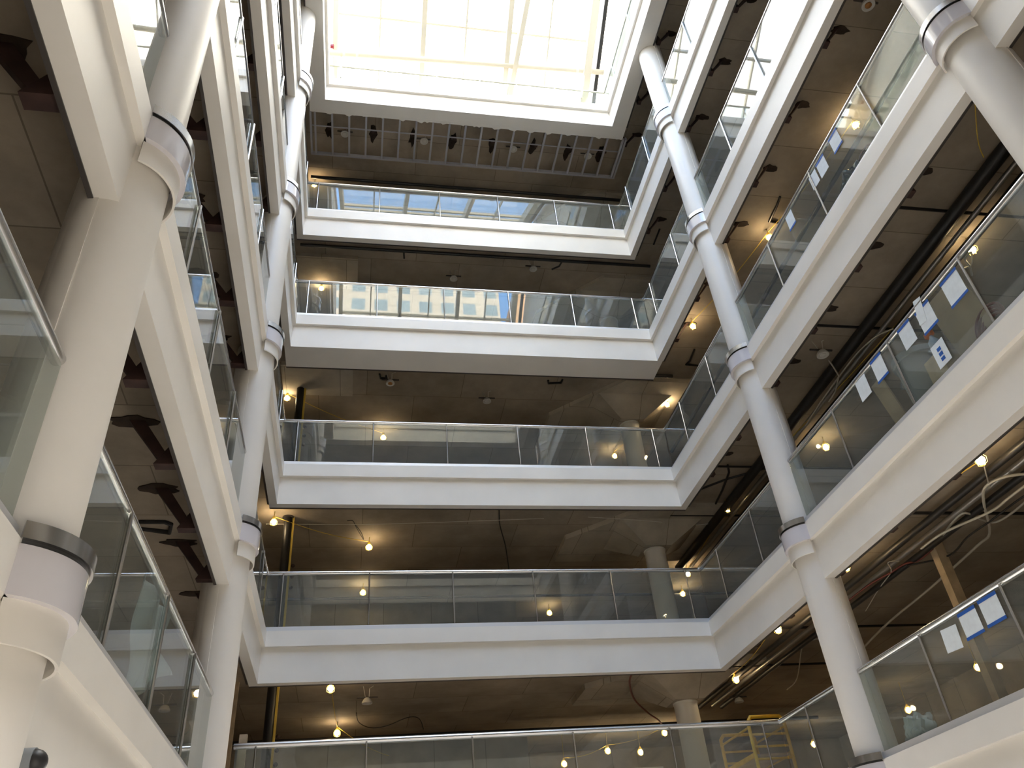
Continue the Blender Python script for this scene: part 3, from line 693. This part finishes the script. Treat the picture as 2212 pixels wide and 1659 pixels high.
blob('plastic_bag', (10.12, onx(1982, 1600, 10.0)[1], FL[1]), .22, .34, .42, CLEARB, 'crumpled pale plastic bag behind the lowest right glass beside the far right column', 'bag', 5, .22)
for l, (u, v), lab in ((3, (1858, 318), 'coil of reddish hose behind the upper right glass'), (2, (2122, 668), 'coil of reddish hose behind the fifth-highest right glass near the edge')):
    p = onx(u, v, 10.15); t = thing('hose_coil', (p[0], p[1], FL[l]), lab, 'hose')
    for k in range(4):
        r = .34 - .03 * k; MB().tube([(p[0] + .02 * k + .05 * math.sin(a), p[1] + r * math.cos(a), FL[l] + r + .25 + r * math.sin(a)) for a in [2 * math.pi * i / 22 for i in range(23)]], .028, 6).build('turn', CORDR, t, smooth=True)
    MB().box(p[0] - .1, p[0] + .15, p[1] - .3, p[1] + .3, FL[l], FL[l] + .26, .02).build('stand', GREYB, t)
x, y = 10.05, 8.3; x, y = 10.1, 9.75
t = thing('spray_bottle', (x, y, FL[2]), 'blue-grey bottle with orange cap on a carton behind the fifth-highest right glass', 'bottle')
MB().box(x - .1, x + .4, y - .12, y + .35, FL[2], FL[2] + .9, .01).build('carton', WOOD, label='plain brown carton standing behind the taped papers under an orange-capped bottle', cat='carton')
t.location.z = (FL[2] + .9) * S + EYE
MB().lathe(x + .05, y + .05, [(.09, FL[2] + .9), (.1, FL[2] + .94), (.1, FL[2] + 1.2), (.04, FL[2] + 1.3), (.03, FL[2] + 1.34)], 14).build('body', simple('pale_blue_plastic', (.35, .45, .60), .3), t, smooth=True)
MB().box(x - .0, x + .09, y - .02, y + .16, FL[2] + 1.34, FL[2] + 1.44, .01).build('cap', simple('orange_plastic', (.75, .16, .03), .4), t)

# yellow rolling scaffold by the lowest back right corner
SX0, SX1, SY0, SY1, SZ, ST = 9.95, 10.95, 20.5, 22.4, FL[1], 4.92
t = thing('rolling_scaffold', ((SX0 + SX1) / 2, (SY0 + SY1) / 2, SZ), 'yellow rolling scaffold standing behind the lowest back right rail corner', 'scaffold')
for y in (SY0, SY1):
    b = MB(); b.tube([(SX0, y, SZ + .18), (SX0, y, ST - .12), (SX0 + .1, y, ST), (SX1 - .1, y, ST), (SX1, y, ST - .12), (SX1, y, SZ + .18)], .045, 10)
    f = b.build('end_frame', YEL, t, smooth=True)
    z = SZ + .45
    while z < ST - .15: MB().tube([(SX0, y, z), (SX1, y, z)], .03, 8).build('rung', YEL, f, smooth=True); z += .29
for x in (SX0, SX1):
    MB().box(x - .03, x + .03, SY0, SY1, ST - .95, ST - .85).build('side_rail', YEL, t)
    MB().tube([(x, SY0, SZ + .5), (x, SY1, ST - 1.1)], .025, 8).build('diagonal_brace', YEL, t, smooth=True)
    MB().tube([(x, SY0, ST - .25), (x, SY1, ST - .25)], .03, 8).build('guard_rail', YEL, t, smooth=True)
    for y in (SY0, SY1): MB().tube([(x - .05, y, SZ + .09), (x + .05, y, SZ + .09)], .09, 14).build('caster', BLACK, t, smooth=True)
MB().box(SX0 + .04, SX1 - .04, SY0 + .05, SY1 - .05, ST - .93, ST - .88).build('platform', PLY, t)['label'] = 'plywood platform'

# plastic sheet draped over the lowest left glass, small black dome
b = MB(); n, mm = 26, 16; gr = []
for i in range(n + 1):
    row = []
    for j in range(mm + 1):
        f, g = i / n, j / mm; y = 10.0 + 1.5 * f + .12 * math.sin(5 * g + 2 * f); z = Z[1] + HR + .08 - 1.5 * g * (.75 + .25 * math.sin(3.3 * f + 1))
        x = XL - .30 - .07 * math.sin(14 * f + 3 * g) - .10 * math.sin(5 * f + 6 * g) * g
        row.append(b.bm.verts.new(W(x, y, z)))
    gr.append(row)
for i in range(n):
    for j in range(mm): b.bm.faces.new((gr[i][j], gr[i + 1][j], gr[i + 1][j + 1], gr[i][j + 1]))
o = b.build('plastic_sheet', CLEARB, smooth=True, label='pale crumpled plastic sheet draped over the lowest left glass between the columns', cat='sheet')
md = o.modifiers.new('thickness', 'SOLIDIFY'); md.thickness = .004
p = onx(45, 1648, XL - .07); t = thing('dome_camera', p, 'small black dome on the lowest left fascia at the bottom left corner', 'camera dome')
MB().tube([(XL - .075, p[1], p[2]), (XL + .02, p[1], p[2])], .10, 18).build('base', GREYB, t, smooth=True)
MB().ball((XL + .02, p[1], p[2]), .09, 18, 12).build('dome', BLACK, t, smooth=True)

# ------------------------------------------------------------------ tower block across the street, seen mirrored in the upper glass
MB().box(-34, 22, -74, -60, GZ, 103).build('tower_block', TOWER, label='tall beige tower block of many windows, mirrored in the upper back glass', cat='building')
MB().box(25, 31, -74, -62, GZ, 98).build('tower_block', simple('warm_brick', (.75, .50, .32), .8), label='narrow orange-brown tower seen mirrored beside the beige tower block', cat='building')

# repeats share a group phrase
GR = {'kicker_brace': 'brown steel kicker braces behind the fascias', 'glass_railing': 'glass and steel balustrades around the atrium', 'balcony_fascia': 'cream stepped balcony fascias',
      'ceiling_speaker': 'white round speakers under the slabs', 'taped_paper': 'papers taped to the right glass', 'round_column': 'round atrium columns with collars',
      'inner_column': 'inner columns behind the back balconies', 'ceiling_pipe': 'long pipes under the slabs', 'branch_pipe': 'dark branch pipes under the right slabs',
      'pipe_stub': 'bent black pipe stubs under the slabs', 'riser_pipe': 'black riser pipes at the back left', 'string_cord': 'yellow cords between work bulbs', 'cable': 'loose cables under the slabs',
      'hose_coil': 'hose coils behind the right glass', 'ceiling_drop_panel': 'pale drop panels at back left'}
for o in list(SC.objects):
    k = o.name.split('.')[0]
    if not o.parent and k in GR and not o.get('group'): o['group'] = GR[k]
